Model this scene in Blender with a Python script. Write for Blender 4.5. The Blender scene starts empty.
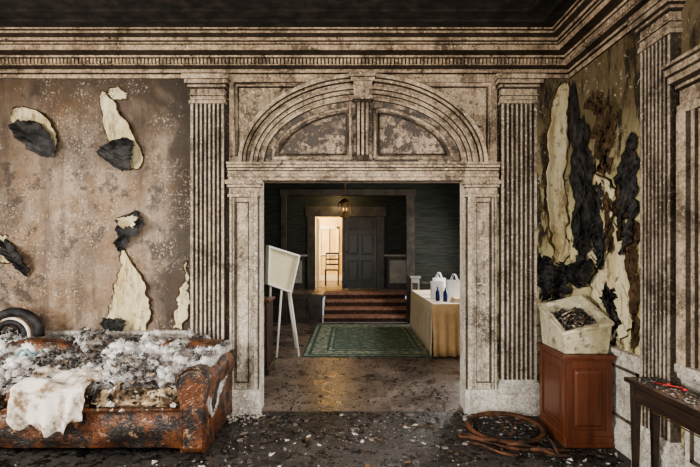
import bpy, bmesh, math, random
from mathutils import Vector, noise, Matrix
random.seed(7)
R=random.random
def U(a,b): return a+(b-a)*random.random()
F=467.0; CZ=1.62; YB=4.67; XR=2.2; ZC=3.70; XL=-4.4; YR=-2.2
def bw(px,py): return ((px-350)/100.0, CZ+(250-py)/100.0)
def rw(px,py):
    d=F*XR/(px-350); return (d, CZ+(250-py)*d/F)

# ------------------------------------------------------------ materials
class NT:
    def __init__(s,name):
        s.m=bpy.data.materials.new(name); s.m.use_nodes=True
        s.t=s.m.node_tree; s.b=s.t.nodes['Principled BSDF']
        g=s.n('ShaderNodeNewGeometry'); s.pos=g.outputs['Position']
    def n(s,k): return s.t.nodes.new(k)
    def l(s,a,b): s.t.links.new(a,b)
    def noise(s,scale,detail=6,rough=.6,stretch=None,dist=0,off=0):
        mp=s.n('ShaderNodeMapping'); mp.inputs['Scale'].default_value=stretch or (1,1,1)
        mp.inputs['Location'].default_value=(off,off*.7,off*1.3)
        s.l(s.pos,mp.inputs['Vector'])
        n=s.n('ShaderNodeTexNoise'); n.inputs['Scale'].default_value=scale
        n.inputs['Detail'].default_value=detail; n.inputs['Roughness'].default_value=rough
        n.inputs['Distortion'].default_value=dist
        s.l(mp.outputs[0],n.inputs['Vector']); return n.outputs['Fac']
    def vor(s,scale,feature='F1',stretch=None):
        mp=s.n('ShaderNodeMapping'); mp.inputs['Scale'].default_value=stretch or (1,1,1)
        s.l(s.pos,mp.inputs['Vector'])
        n=s.n('ShaderNodeTexVoronoi'); n.feature=feature; n.inputs['Scale'].default_value=scale
        s.l(mp.outputs[0],n.inputs['Vector']); return n.outputs['Distance']
    def step(s,v,a,b,lo=0.,hi=1.):
        m=s.n('ShaderNodeMapRange'); m.inputs[1].default_value=a; m.inputs[2].default_value=b
        m.inputs[3].default_value=lo; m.inputs[4].default_value=hi
        s.l(v,m.inputs[0]); return m.outputs[0]
    def math(s,op,a,b=None):
        m=s.n('ShaderNodeMath'); m.operation=op; m.use_clamp=(op!='MULTIPLY' and op!='MODULO')
        for i,v in enumerate((a,b)):
            if v is None: continue
            if isinstance(v,(int,float)): m.inputs[i].default_value=v
            else: s.l(v,m.inputs[i])
        return m.outputs[0]
    def mix(s,f,a,b):
        m=s.n('ShaderNodeMix'); m.data_type='RGBA'
        if isinstance(f,(int,float)): m.inputs[0].default_value=f
        else: s.l(f,m.inputs[0])
        for i,v in ((6,a),(7,b)):
            if isinstance(v,tuple): m.inputs[i].default_value=(*v,1)
            else: s.l(v,m.inputs[i])
        return m.outputs[2]
    def axis(s,i):
        x=s.n('ShaderNodeSeparateXYZ'); s.l(s.pos,x.inputs[0]); return x.outputs[i]
    def done(s,col,rough=.8,bump=None,bs=.3,bd=.01,spec=.3,metal=0):
        if isinstance(col,tuple): s.b.inputs['Base Color'].default_value=(*col,1)
        else: s.l(col,s.b.inputs['Base Color'])
        if isinstance(rough,(int,float)): s.b.inputs['Roughness'].default_value=rough
        else: s.l(rough,s.b.inputs['Roughness'])
        s.b.inputs['Specular IOR Level'].default_value=spec
        s.b.inputs['Metallic'].default_value=metal
        if bump is not None:
            b=s.n('ShaderNodeBump'); b.inputs['Strength'].default_value=bs; b.inputs['Distance'].default_value=bd
            s.l(bump,b.inputs['Height']); s.l(b.outputs[0],s.b.inputs['Normal'])
        return s.m

def m_paint(name,clean,mid,soot,chip,chipamt=.38,z0=.6,z1=2.0,fine=1.0,amt=1.0):
    t=NT(name)
    z=t.step(t.axis(2),z0,z1)
    big=t.noise(1.6,5,.6); grad=t.math('ADD',t.math('MULTIPLY',z,.8),t.step(big,.35,.7,-.25,.35))
    c=t.mix(grad,clean,mid)
    s1=t.noise(2.3,10,.74,dist=.5,off=3); c=t.mix(t.math('MULTIPLY',t.step(s1,.48,.62),.78*amt),c,soot)
    st=t.noise(7,8,.70,stretch=(1.5,1.5,.14),off=5); c=t.mix(t.math('MULTIPLY',t.step(st,.50,.66),.7*amt),c,soot)
    md=t.noise(10,9,.78,off=41); c=t.mix(t.math('MULTIPLY',t.step(md,.51,.62),.6*amt),c,soot)
    fl=t.noise(48*fine,8,.82,off=9); c=t.mix(t.math('MULTIPLY',t.step(fl,.49,.60),.72),c,soot)
    fl2=t.noise(32*fine,10,.84,off=14); c=t.mix(t.step(fl2,.545,.60),c,tuple(min(1,k*1.3) for k in clean))
    ch=t.noise(8.5,11,.82,off=21); cm=t.step(ch,1-chipamt,1-chipamt+.02); c=t.mix(cm,c,chip)
    h=t.math('SUBTRACT',t.math('ADD',t.math('MULTIPLY',fl,.5),t.math('MULTIPLY',fl2,.3)),t.math('MULTIPLY',cm,.4))
    return t.done(c,.70,h,.9,.010,.25)

PAINT=m_paint('scorched_paint',(.64,.57,.47),(.45,.355,.255),(.075,.052,.036),(.085,.062,.046),.40,.3,1.9)
PAINTD=m_paint('painted_recess_shade',(.15,.115,.085),(.085,.062,.042),(.013,.009,.007),(.025,.018,.014),.40)  # shade painted into the colour of grooves and recesses, for relief
PAINTH=m_paint('scorched_paint_high',(.56,.45,.33),(.42,.305,.20),(.058,.038,.024),(.065,.045,.032),.40,1.5,3.6)
PAINTHD=m_paint('painted_recess_shade_high',(.09,.065,.045),(.055,.04,.025),(.010,.007,.005),(.018,.013,.01),.40,1.5,3.6)  # same painted shade for recesses and undersides higher up
TYMP=m_paint('blistered_tympanum',(.48,.38,.28),(.40,.30,.215),(.12,.085,.06),(.08,.066,.056),.50,1.,3.,.7)
CORN=m_paint('scorched_cornice',(.54,.41,.28),(.36,.25,.155),(.04,.026,.016),(.035,.023,.016),.41,3.1,3.9)
CORND=m_paint('painted_cornice_shade',(.05,.035,.022),(.035,.023,.014),(.007,.005,.003),(.012,.008,.006),.4,3.0,4.2)  # shade painted on cornice undersides and between dentils
WAIN=m_paint('wainscot_paint',(.74,.71,.63),(.52,.45,.35),(.11,.075,.05),(.11,.085,.065),.35,.15,1.8,1,.7)

def m_wall_left():
    t=NT('scorched_wallpaper')
    z=t.axis(2); x=t.axis(0)
    big=t.noise(1.1,6,.6,dist=.5)
    c=t.mix(t.step(big,.36,.62),(.20,.135,.09),(.40,.30,.215))
    st=t.noise(2.2,8,.66,stretch=(1.6,1,.4),off=4); c=t.mix(t.math('MULTIPLY',t.step(st,.48,.66),.75),c,(.52,.42,.315))
    oc=t.noise(1.7,8,.70,off=8,dist=1.0); c=t.mix(t.math('MULTIPLY',t.step(oc,.48,.60),.8),c,(.20,.115,.052))
    bl=t.noise(2.0,9,.74,stretch=(1.2,1,.6),off=17); c=t.mix(t.math('MULTIPLY',t.step(bl,.47,.58),.7),c,(.12,.088,.066))
    run=t.noise(5,8,.68,stretch=(1.6,1,.12),off=51); c=t.mix(t.math('MULTIPLY',t.step(run,.50,.64),.55),c,(.09,.062,.042))
    dk=t.noise(3.4,10,.78,off=12); c=t.mix(t.math('MULTIPLY',t.step(dk,.545,.60),.85),c,(.05,.034,.024))
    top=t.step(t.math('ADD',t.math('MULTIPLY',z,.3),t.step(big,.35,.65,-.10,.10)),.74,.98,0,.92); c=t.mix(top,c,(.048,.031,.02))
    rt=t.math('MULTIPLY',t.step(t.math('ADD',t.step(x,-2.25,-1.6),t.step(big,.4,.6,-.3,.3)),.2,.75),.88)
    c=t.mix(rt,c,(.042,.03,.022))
    sp=t.noise(46,8,.78,off=2); zone=t.step(t.noise(2.6,8,.74,off=31),.47,.56,0,.85)
    c=t.mix(t.math('MULTIPLY',t.step(sp,.55,.60),zone),c,(.60,.50,.39))
    sp2=t.noise(30,9,.82,off=6); c=t.mix(t.math('MULTIPLY',t.step(sp2,.54,.60),.7),c,(.075,.052,.036))
    return t.done(c,t.step(dk,.4,.6,.75,.45),t.math('ADD',t.math('MULTIPLY',sp,.4),t.math('MULTIPLY',dk,.6)),.9,.016,.3)
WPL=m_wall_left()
def m_wall_right():
    t=NT('water_stained_plaster')
    z=t.axis(2)
    b=t.noise(1.5,8,.68,stretch=(1,1,.5),dist=.6,off=2)
    c=t.mix(t.step(b,.36,.58),(.34,.27,.11),(.66,.60,.36))
    c=t.mix(t.math('MULTIPLY',t.step(t.math('ADD',t.math('MULTIPLY',z,.3),t.step(b,.35,.65,-.12,.12)),.58,.82),.94),c,(.115,.082,.045))
    s=t.noise(3.0,9,.74,stretch=(1.3,1.3,.3),off=9); c=t.mix(t.step(s,.51,.55),c,(.03,.021,.014))
    s2=t.noise(9,9,.76,off=15); c=t.mix(t.math('MULTIPLY',t.step(s2,.52,.58),.85),c,(.10,.068,.028))
    w=t.noise(16,9,.76,off=19); c=t.mix(t.step(w,.60,.64),c,(.58,.53,.39))
    return t.done(c,.6,s2,.7,.014,.3)
WPR=m_wall_right()
def simple(name,a,b,scale=8,rough=.7,bs=.3,bd=.01,lo=.4,hi=.62,stretch=None,spec=.3,detail=8,metal=0):
    t=NT(name); n=t.noise(scale,detail,.68,stretch)
    return t.done(t.mix(t.step(n,lo,hi),a,b),rough,n,bs,bd,spec,metal)
def m_cream():
    t=NT('exposed_cream_plaster')
    b=t.noise(2.6,8,.7,stretch=(1.4,1.4,.5)); c=t.mix(t.step(b,.34,.56),(.44,.33,.155),(.68,.60,.40))
    d=t.noise(5,9,.78,stretch=(1.6,1.6,.35),off=5); c=t.mix(t.math('MULTIPLY',t.step(d,.52,.60),.8),c,(.18,.115,.05))
    e=t.noise(16,9,.80,off=9); c=t.mix(t.math('MULTIPLY',t.step(e,.55,.62),.7),c,(.10,.07,.045))
    return t.done(c,.7,e,.4,.008)
CREAM=m_cream()
CEIL=simple('sooty_ceiling',(.008,.0065,.005),(.05,.036,.027),7,.9,.6,.02,.44,.78)
def m_floor():
    t=NT('ash_covered_floor')
    b=t.noise(1.8,9,.72); c=t.mix(t.step(b,.40,.64),(.014,.0125,.012),(.058,.050,.044))
    f=t.noise(26,9,.78,off=4); c=t.mix(t.step(f,.54,.61),c,(.12,.105,.092))
    f2=t.noise(60,7,.74,off=8); c=t.mix(t.step(f2,.62,.67),c,(.40,.36,.32))
    f3=t.noise(11,9,.78,off=12); c=t.mix(t.step(f3,.52,.56),c,(.007,.0065,.0065))
    return t.done(c,t.step(f3,.46,.56,.5,.18),f,.7,.014,.5)
FLOOR=m_floor()
def m_floor_h():
    t=NT('dusty_wood_floor')
    b=t.noise(1.7,10,.76,off=1); c=t.mix(t.step(b,.40,.60),(.08,.06,.05),(.31,.25,.21))
    w=t.noise(5,8,.6,stretch=(4,.3,1),off=6); c=t.mix(t.math('MULTIPLY',t.step(w,.4,.65),.45),c,(.11,.08,.062))
    f=t.noise(14,10,.80,off=4); c=t.mix(t.math('MULTIPLY',t.step(f,.51,.57),.88),c,(.035,.028,.024))
    f2=t.noise(40,7,.76,off=8); c=t.mix(t.step(f2,.60,.65),c,(.5,.44,.38))
    xx=t.math('MODULO',t.step(t.axis(0),-10,10,0,100),1.0)
    c=t.mix(t.step(xx,0,.05,.8,0),c,(.02,.015,.012))
    return t.done(c,t.step(b,.4,.6,.2,.5),f,.35,.008,.5)
FLOORH=m_floor_h()
def m_leather():
    t=NT('burnt_leather')
    b=t.noise(3.5,8,.7); c=t.mix(t.step(b,.38,.6),(.20,.072,.026),(.08,.028,.012))
    s=t.noise(4.5,9,.76,off=5); c=t.mix(t.step(s,.47,.54),c,(.013,.009,.007))
    w=t.noise(10,10,.82,off=9); c=t.mix(t.step(w,.57,.61),c,(.34,.22,.13))
    cr=t.vor(28,'DISTANCE_TO_EDGE')
    c=t.mix(t.step(cr,0,.04,.6,0),c,(.02,.011,.008))
    return t.done(c,t.step(s,.4,.6,.24,.6),t.math('ADD',t.math('MULTIPLY',w,.5),t.step(cr,0,.1,0,.4)),.6,.012,.5)
LEATH=m_leather()
def m_stuff(name,hi,lo):
    t=NT(name)
    b=t.noise(3.0,8,.7); c=t.mix(t.step(b,.41,.55),lo,hi)
    d=t.noise(8,9,.76,off=4); c=t.mix(t.math('MULTIPLY',t.step(d,.51,.59),.85),c,(.06,.05,.042))
    e=t.noise(26,8,.75,off=9); c=t.mix(t.math('MULTIPLY',t.step(e,.54,.62),.8),c,(.80,.78,.76))
    return t.done(c,.95,e,1,.03,.1)
STUFF=m_stuff('charred_stuffing',(.70,.67,.64),(.16,.13,.11))
FIBRE=simple('white_fibre',(.26,.225,.20),(.82,.80,.78),3.4,.95,lo=.42,hi=.55)
FOAM=simple('scorched_foam',(.09,.055,.032),(.56,.42,.27),7,.9,.8,.02,.44,.56)
CLOTH=simple('dirty_white_cloth',(.20,.13,.075),(.70,.64,.56),5,.85,.5,.01,.41,.53)
CHAR=simple('charred_paper',(.009,.008,.008),(.065,.058,.053),9,.6,1,.015,.44,.70,spec=.3)
CHAR2=simple('scorched_paper_edge',(.035,.022,.013),(.12,.078,.042),9,.8,.5,.01,spec=.1)
WOOD=simple('cherry_wood',(.070,.020,.010),(.155,.052,.024),3,.32,.05,.003,.3,.7,(6,6,.5),.45)
WOODD=simple('dark_wood',(.016,.010,.008),(.05,.028,.018),5,.35,.3,.004,.35,.65,(4,.6,4),.5)
BROKEN=simple('broken_reddish_wood',(.022,.013,.009),(.15,.064,.032),8,.6,.5,.005,.42,.62,spec=.2)
def m_ivory():
    t=NT('sooty_ivory_acrylic')
    b=t.noise(3.5,7,.7); c=t.mix(t.step(b,.36,.56),(.36,.31,.19),(.60,.54,.39))
    d=t.noise(11,9,.78,off=5); c=t.mix(t.math('MULTIPLY',t.step(d,.52,.60),.8),c,(.10,.07,.042))
    return t.done(c,.3,d,.1,.003,.5)
IVORY=m_ivory()
PANEL=simple('cream_plastic_panel',(.62,.56,.38),(.70,.65,.46),3,.45,.05)
ASH=simple('ash_debris',(.015,.014,.012),(.16,.14,.125),22,.95,1,.02)
WHITE=simple('white_flakes',(.42,.38,.34),(.72,.69,.64),30,.9)
GREYF=simple('grey_flakes',(.12,.10,.09),(.28,.245,.22),30,.9)
BLACK=simple('black_cinders',(.01,.009,.009),(.04,.035,.03),20,.8)
BROWN=simple('brown_splinters',(.06,.035,.018),(.18,.11,.06),20,.8)
def m_grass():
    t=NT('dark_grasscloth'); n=t.noise(5,8,.7,stretch=(.6,.6,7))
    c=t.mix(t.step(n,.40,.70),(.008,.010,.008),(.045,.050,.037)); return t.done(c,.6,n,.4,.006)
GRASS=m_grass()
HTRIM=simple('hall_dark_trim',(.03,.026,.02),(.075,.063,.048),4,.4,.1)
HLIGHT=simple('hall_grey_trim',(.24,.23,.20),(.34,.32,.28),4,.5,.1)
DARKD=simple('dark_door',(.011,.010,.008),(.024,.020,.016),4,.3,.1)
WARM=simple('warm_wall',(.68,.52,.26),(.80,.65,.38),3,.8,.1)
OFFW=simple('white_gloss',(.78,.76,.70),(.84,.82,.77),3,.4,.05)
def m_rug():
    t=NT('green_rug_field')
    v=t.vor(5.5,'F1'); n=t.noise(15,8,.72); v2=t.vor(11,'DISTANCE_TO_EDGE')
    c=t.mix(t.step(n,.4,.6),(.07,.12,.095),(.20,.25,.19))
    c=t.mix(t.math('MULTIPLY',t.step(v,.25,.30,1,0),.6),c,(.34,.34,.25))
    c=t.mix(t.math('MULTIPLY',t.step(v2,.04,.07,1,0),.6),c,(.03,.06,.05))
    return t.done(c,.95,n,.3,.004)
GREEN=m_rug()
GREEN2=simple('green_rug_border',(.035,.075,.06),(.09,.145,.115),16,.95,.3,.004)
GREEN3=simple('rug_pale_border',(.12,.17,.135),(.38,.39,.30),11,.95,.3,.004,.44,.58)
TCLOTH=simple('tan_tablecloth',(.62,.40,.20),(.74,.52,.29),4,.9,.1)
TCLOTHW=simple('white_tablecloth',(.70,.60,.44),(.78,.69,.53),4,.9,.1)
STEP=simple('stair_carpet',(.20,.10,.07),(.34,.20,.14),12,.9,.2)
STEPD=simple('stair_riser',(.03,.018,.014),(.08,.04,.025),12,.8,.2)
BLUE=simple('blue_glass',(.01,.02,.10),(.02,.04,.18),5,.15,.05)
BRASS=simple('aged_brass',(.14,.08,.025),(.30,.18,.065),8,.4,.1,metal=.8)
TURQ=simple('turquoise_scrap',(.10,.20,.22),(.28,.42,.44),14,.8,.4)
RED=simple('red_plastic',(.25,.02,.02),(.45,.04,.03),8,.4)
PAPERW=simple('white_paper_bag',(.74,.75,.78),(.85,.86,.88),3,.6,.05)

# ------------------------------------------------------------ mesh builder
class MB:
    def __init__(s,tf=None): s.v=[];s.f=[];s.mi=[];s.sm=[];s.mats=[];s.tf=tf or (lambda p:p)
    def m(s,mat):
        if mat not in s.mats: s.mats.append(mat)
        return s.mats.index(mat)
    def add(s,vs,fs,mat,smooth=False):
        o=len(s.v); s.v+= [tuple(s.tf(tuple(p))) for p in vs]
        many=isinstance(mat,list); k=None if many else s.m(mat)
        for i,f in enumerate(fs): s.f.append([o+q for q in f]); s.mi.append(s.m(mat[i]) if many else k); s.sm.append(smooth)
    def box(s,x0,x1,y0,y1,z0,z1,mat):
        vs=[(x,y,z) for x in (x0,x1) for y in (y0,y1) for z in (z0,z1)]
        s.add(vs,[(0,1,3,2),(4,6,7,5),(0,4,5,1),(2,3,7,6),(0,2,6,4),(1,5,7,3)],mat)
    def hexa(s,bot,top,mat):
        s.add(list(bot)+list(top),[(3,2,1,0),(4,5,6,7)]+[(i,(i+1)%4,4+(i+1)%4,4+i) for i in range(4)],mat)
    def loft(s,loops,mat,closed=True,caps=True,smooth=False,seg=None):
        n=len(loops[0]); vs=[p for l in loops for p in l]; fs=[]; ms=[]
        for i in range(len(loops)-1):
            for j in range(n if closed else n-1):
                a=i*n+j; b=i*n+(j+1)%n; fs.append((a,b,b+n,a+n)); ms.append(seg[j] if seg else mat)
        if caps:
            fs.append(tuple(range(n))[::-1]); fs.append(tuple((len(loops)-1)*n+k for k in range(n))); ms+=[mat,mat]
        s.add(vs,fs,ms if seg else mat,smooth)
    def tube(s,path,r,mat,n=8,smooth=True):
        loops=[]
        for i,p in enumerate(path):
            p=Vector(p); a=Vector(path[max(0,i-1)]); b=Vector(path[min(len(path)-1,i+1)])
            d=(b-a).normalized(); up=Vector((0,0,1)) if abs(d.z)<.9 else Vector((1,0,0))
            u=d.cross(up).normalized(); w=d.cross(u)
            rr=r[i] if isinstance(r,(list,tuple)) else r
            loops.append([tuple(p+u*rr*math.cos(2*math.pi*k/n)+w*rr*math.sin(2*math.pi*k/n)) for k in range(n)])
        s.loft(loops,mat,True,True,smooth)
    def lathe(s,cx,cy,prof,mat,n=20,smooth=True):
        s.loft([[(cx+r*math.cos(2*math.pi*k/n),cy+r*math.sin(2*math.pi*k/n),z) for k in range(n)] for r,z in prof],mat,True,True,smooth)
    def grid(s,fn,nu,nv,mat,smooth=True):
        vs=[fn(i/nu,j/nv) for j in range(nv+1) for i in range(nu+1)]
        fs=[(j*(nu+1)+i,j*(nu+1)+i+1,(j+1)*(nu+1)+i+1,(j+1)*(nu+1)+i) for j in range(nv) for i in range(nu)]
        s.add(vs,fs,mat,smooth)
    def obj(s,name,parent=None,bevel=0,solid=0,recalc=True,seg=2):
        me=bpy.data.meshes.new(name); me.from_pydata(s.v,[],s.f)
        for m in s.mats: me.materials.append(m)
        me.polygons.foreach_set('material_index',s.mi); me.polygons.foreach_set('use_smooth',s.sm)
        if recalc:
            b=bmesh.new(); b.from_mesh(me); bmesh.ops.recalc_face_normals(b,faces=b.faces); b.to_mesh(me); b.free()
        o=bpy.data.objects.new(name,me); bpy.context.collection.objects.link(o)
        if solid:
            k=o.modifiers.new('s','SOLIDIFY'); k.thickness=solid; k.offset=0
        if bevel:
            k=o.modifiers.new('b','BEVEL'); k.width=bevel; k.segments=seg; k.limit_method='ANGLE'
        if parent: o.parent=parent
        return o
def empty(name,loc=(0,0,0)):
    e=bpy.data.objects.new(name,None); bpy.context.collection.objects.link(e); e.empty_display_size=.1; return e
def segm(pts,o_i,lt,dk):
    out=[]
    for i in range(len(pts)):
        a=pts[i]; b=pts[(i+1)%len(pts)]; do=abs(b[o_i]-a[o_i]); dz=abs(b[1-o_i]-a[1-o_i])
        out.append(dk if do>.7*dz else lt)  # steep profile faces take the dark, painted-shade colour
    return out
TB=lambda p:(p[0],YB-p[1],p[2])
TR=lambda p:(XR-p[1],p[0],p[2])

# ------------------------------------------------------------ shell
OX0,OX1,OZ=-.915,1.165,2.335
WT=.22
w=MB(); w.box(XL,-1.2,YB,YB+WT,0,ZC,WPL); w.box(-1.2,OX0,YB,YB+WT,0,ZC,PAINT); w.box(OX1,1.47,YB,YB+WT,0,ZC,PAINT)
w.box(1.47,XR+.2,YB,YB+WT,0,ZC,WPR); w.box(OX0,OX1,YB,YB+WT,OZ,ZC,PAINTH); w.obj('wall_back')
w=MB(); WY0,WY1=1.1,2.74
w.box(XR,XR+.2,WY1,YB,0,ZC,WPR); w.box(XR,XR+.2,YR,WY0,0,ZC,WPR); w.box(XR,XR+.2,WY0,WY1,0,.9,WPR); w.box(XR,XR+.2,WY0,WY1,2.5,ZC,WPR); w.obj('wall_right')
LY0,LY1=.9,2.9
w=MB(); w.box(XL-.2,XL,YR,LY0,0,ZC,WPL); w.box(XL-.2,XL,LY1,YB+WT,0,ZC,WPL); w.box(XL-.2,XL,LY0,LY1,0,.7,WPL); w.box(XL-.2,XL,LY0,LY1,3.0,ZC,WPL); w.obj('wall_left')
w=MB(); w.box(XL,-2.6,YR-.2,YR,0,ZC,WPL); w.box(1.6,XR,YR-.2,YR,0,ZC,WPL); w.box(-2.6,1.6,YR-.2,YR,0,.6,WPL); w.box(-2.6,1.6,YR-.2,YR,3.1,ZC,WPL); w.obj('wall_rear')
def window(name,tf,a0,a1,z0,z1,n):
    w=MB(tf)
    for (p,q,r_,s_) in ((a0,a0+.06,z0,z1),(a1-.06,a1,z0,z1),(a0,a1,z0,z0+.06),(a0,a1,z1-.06,z1),(a0,a1,(z0+z1)/2-.03,(z0+z1)/2+.03)):
        w.box(p,q,-.12,-.07,r_,s_,OFFW)
    for i in range(1,n):
        x=a0+(a1-a0)*i/n; w.box(x-.015,x+.015,-.11,-.08,z0,z1,OFFW)
    return w.obj(name)
window('window_1',TR,WY0,WY1,.9,2.5,4)
window('window_2',lambda p:(p[0],YR+p[1],p[2]),-2.6,1.6,.6,3.1,8)
window('added_window',lambda p:(XL+p[1],p[0],p[2]),LY0,LY1,.7,3.0,4)  # unseen window, added to let in side light for relief
f=MB(); f.box(XL-.2,XR+.2,YR-.2,YB+.02,-.1,0,FLOOR); f.obj('floor')
f=MB(); f.box(-2.6,2.7,YB+.02,10.45,-.1,0,FLOORH); f.obj('floor_hall')
c=MB(); c.box(XL-.2,XR+.2,YR-.2,YB,ZC,ZC+.1,CEIL); c.obj('ceiling')

# cornice
prof=[(0,3.33),(.02,3.33),(.028,3.345),(.028,3.365),(.05,3.375),(.05,3.39),(.03,3.395),(.03,3.415),(.055,3.43),(.075,3.44),(.075,3.495),
      (.105,3.505),(.115,3.52),(.15,3.53),(.20,3.535),(.20,3.585),(.215,3.59),(.215,3.605),(.235,3.612),(.235,3.64),(.26,3.65),(.285,3.66),(.285,3.68),(.31,3.685),(.31,ZC),(0,ZC)]
w=MB()
loops=[[(XL+o,YR,z) for o,z in prof],[(XL+o,YB-o,z) for o,z in prof],[(XR-o,YB-o,z) for o,z in prof],[(XR-o,YR,z) for o,z in prof]]
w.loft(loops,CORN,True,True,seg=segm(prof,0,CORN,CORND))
x=XL+.2
while x<XR-.16:
    w.box(x,x+.022,YB-.100,YB-.07,3.446,3.494,CORN); w.box(x+.022,x+.036,YB-.078,YB-.07,3.446,3.494,CORND); x+=.036
y=0.8
while y<YB-.12:
    w.box(XR-.100,XR-.07,y,y+.022,3.446,3.494,CORN); w.box(XR-.078,XR-.07,y+.022,y+.036,3.446,3.494,CORND); y+=.036
for o0 in (.44,.62):
    w.box(XL,XR-o0,YB-o0-.025,YB-o0,ZC-.02,ZC,CEIL); w.box(XR-o0-.025,XR-o0,YR,YB-o0-.025,ZC-.02,ZC,CEIL)
w.obj('trim_1')

def flute_prof(a0,a1,D,n,lt,dk):
    pts=[(a0,0),(a0,D)]; ms=[dk]; wd=a1-a0; mar=.026; fil=.017; fw=(wd-2*mar-(n-1)*fil)/n
    x=a0+mar
    for i in range(n):
        for k in range(7):
            t=k/6; pts.append((x+fw*t, D-math.sin(math.pi*t)*fw*.7)); ms.append(lt if k in (0,) else dk)  # groove faces carry painted shade so the fluting reads
        x+=fw+fil
    pts+=[(a1,D),(a1,0)]; ms+=[lt,dk,dk]
    return pts,ms
def stack(w,a0,a1,D,seq,mat,dk=None):
    loops=[[(a0-p,0,z),(a0-p,D+p,z),(a1+p,D+p,z),(a1+p,0,z)] for z,p in seq]
    if dk is None: w.loft(loops,mat,True,True); return
    for i in range(len(loops)-1):
        dz=seq[i+1][0]-seq[i][0]; dp=abs(seq[i+1][1]-seq[i][1])
        w.loft(loops[i:i+2],dk if dp>.7*dz else mat,True,False)
    w.add(loops[0],[(3,2,1,0)],mat); w.add(loops[-1],[(0,1,2,3)],mat)
def pilaster(name,tf,a0,a1,D=.075,n=7):
    w=MB(tf); pf,ms=flute_prof(a0,a1,D,n,PAINT,PAINTD)
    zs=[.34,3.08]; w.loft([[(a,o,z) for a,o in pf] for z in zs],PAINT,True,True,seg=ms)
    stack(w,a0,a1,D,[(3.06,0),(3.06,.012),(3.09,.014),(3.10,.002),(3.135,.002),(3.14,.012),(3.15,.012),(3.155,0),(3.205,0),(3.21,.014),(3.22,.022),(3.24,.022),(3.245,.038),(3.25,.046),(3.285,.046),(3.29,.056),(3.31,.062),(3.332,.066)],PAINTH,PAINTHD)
    for k in range(5):
        a=a0+.04+(a1-a0-.08)*k/4; w.box(a-.013,a+.013,D,D+.014,3.16,3.20,PAINTH)
    stack(w,a0,a1,D,[(0,.04),(.19,.04),(.20,.035),(.215,.035),(.225,.042),(.245,.042),(.26,.03),(.275,.02),(.29,.022),(.305,.022),(.315,.008),(.34,0)],WAIN)
    w.obj(name)
pilaster('trim_16',TB,-1.57,-1.24)
pilaster('trim_17',TB,1.49,1.84)
pilaster('trim_18',TR,3.10,3.42)

def casing(name,a0,a1,flip):
    w=MB(TB)
    pr=[(0,0),(0,.055),(.022,.062),(.026,.045),(.045,.045),(.05,.022),(.19,.022),(.195,.045),(.215,.05),(.22,.062),(.24,.062),(.245,.075),(.285,.075),(.29,0)]
    sc=(a1-a0)/.29
    P=[((a1-u*sc) if flip else (a0+u*sc),o) for u,o in pr]
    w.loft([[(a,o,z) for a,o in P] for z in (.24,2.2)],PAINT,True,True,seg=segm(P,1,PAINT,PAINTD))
    for q in ((a0+.055,a1-.095),(a0+.095,a1-.055))[flip:flip+1]:
        for z0,z1 in ((.30,2.10),):
            for (x0,x1,y0,y1) in ((q[0],q[1],z0,z0+.012),(q[0],q[1],z1-.012,z1),(q[0],q[0]+.010,z0,z1),(q[1]-.010,q[1],z0,z1)):
                w.box(x0,x1,.02,.034,y0,y1,PAINTD)
    stack(w,a0,a1,.055,[(0,.02),(.2,.02),(.215,.012),(.24,.005)],WAIN)
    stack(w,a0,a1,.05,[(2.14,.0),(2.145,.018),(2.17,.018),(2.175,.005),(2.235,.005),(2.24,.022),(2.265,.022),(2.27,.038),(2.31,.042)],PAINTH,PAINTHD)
    return w.obj(name)
casing('trim_2',-1.19,-.905,False); casing('trim_3',1.155,1.45,True)
w=MB()
for x0,x1 in ((OX0-.001,OX0+.015),(OX1-.015,OX1+.001)):
    w.box(x0,x1,YB,YB+WT,0,OZ,WAIN)
w.box(OX0,OX1,YB,YB+WT,OZ-.015,OZ,PAINTH)
w.obj('trim_4',bevel=.003)

AX=.125; AZ=2.47
w=MB(TB)
w.box(-1.2,1.45,0,.03,2.32,3.33,PAINTH)
ent=[(0,2.305),(.075,2.305),(.078,2.31),(.078,2.335),(.098,2.338),(.098,2.365),(.078,2.37),(.078,2.395),(.105,2.40),(.105,2.42),(.135,2.425),(.135,2.45),(.15,2.455),(.15,2.475),(.03,2.48),(0,2.48)]
w.loft([[(-1.2,o,z) for o,z in ent],[(1.46,o,z) for o,z in ent]],PAINTH,True,True,seg=segm(ent,0,PAINTH,PAINTHD))
w.obj('trim_5')
w=MB(TB)
ap=[(-.245,.03),(-.243,.06),(-.22,.066),(-.215,.045),(-.185,.045),(-.18,.066),(-.145,.066),(-.14,.09),(-.115,.09),(-.11,.062),(-.075,.062),(-.07,.10),(-.045,.10),(-.04,.13),(-.005,.135),(0,.12),(0,.03)]
N=64; loops=[]
for i in range(N+1):
    t=math.pi*i/N; c_,s_=math.cos(t),math.sin(t)
    loops.append([(AX+(1.22+r)*c_,o,AZ+(.875+r)*s_) for r,o in ap])
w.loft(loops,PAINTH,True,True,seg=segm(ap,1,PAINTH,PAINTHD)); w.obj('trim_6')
w=MB(TB)
vs=[(AX,.034,AZ)]+[(AX+.98*math.cos(math.pi*i/N),.034,AZ+.635*math.sin(math.pi*i/N)) for i in range(N+1)]
w.add(vs,[(0,i,i+1) for i in range(1,N+1)],TYMP)
for sgn in (-1,1):
    for (ro,zo,rx,rz,th,mt) in ((.12,.06,.9,.56,.017,PAINTH),(.16,.095,.85,.515,.010,PAINTHD)):
        path=[(AX+sgn*ro,.042,AZ+zo)]
        a1=math.acos(ro/rx); a0=math.asin(zo/rz)
        for i in range(25):
            t=a0+(a1-a0)*i/24; path.append((AX+sgn*rx*math.cos(t),.042,AZ+rz*math.sin(t)))
        path.append(path[0]); w.tube(path,th,mt,6)
w.obj('trim_7')
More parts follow.
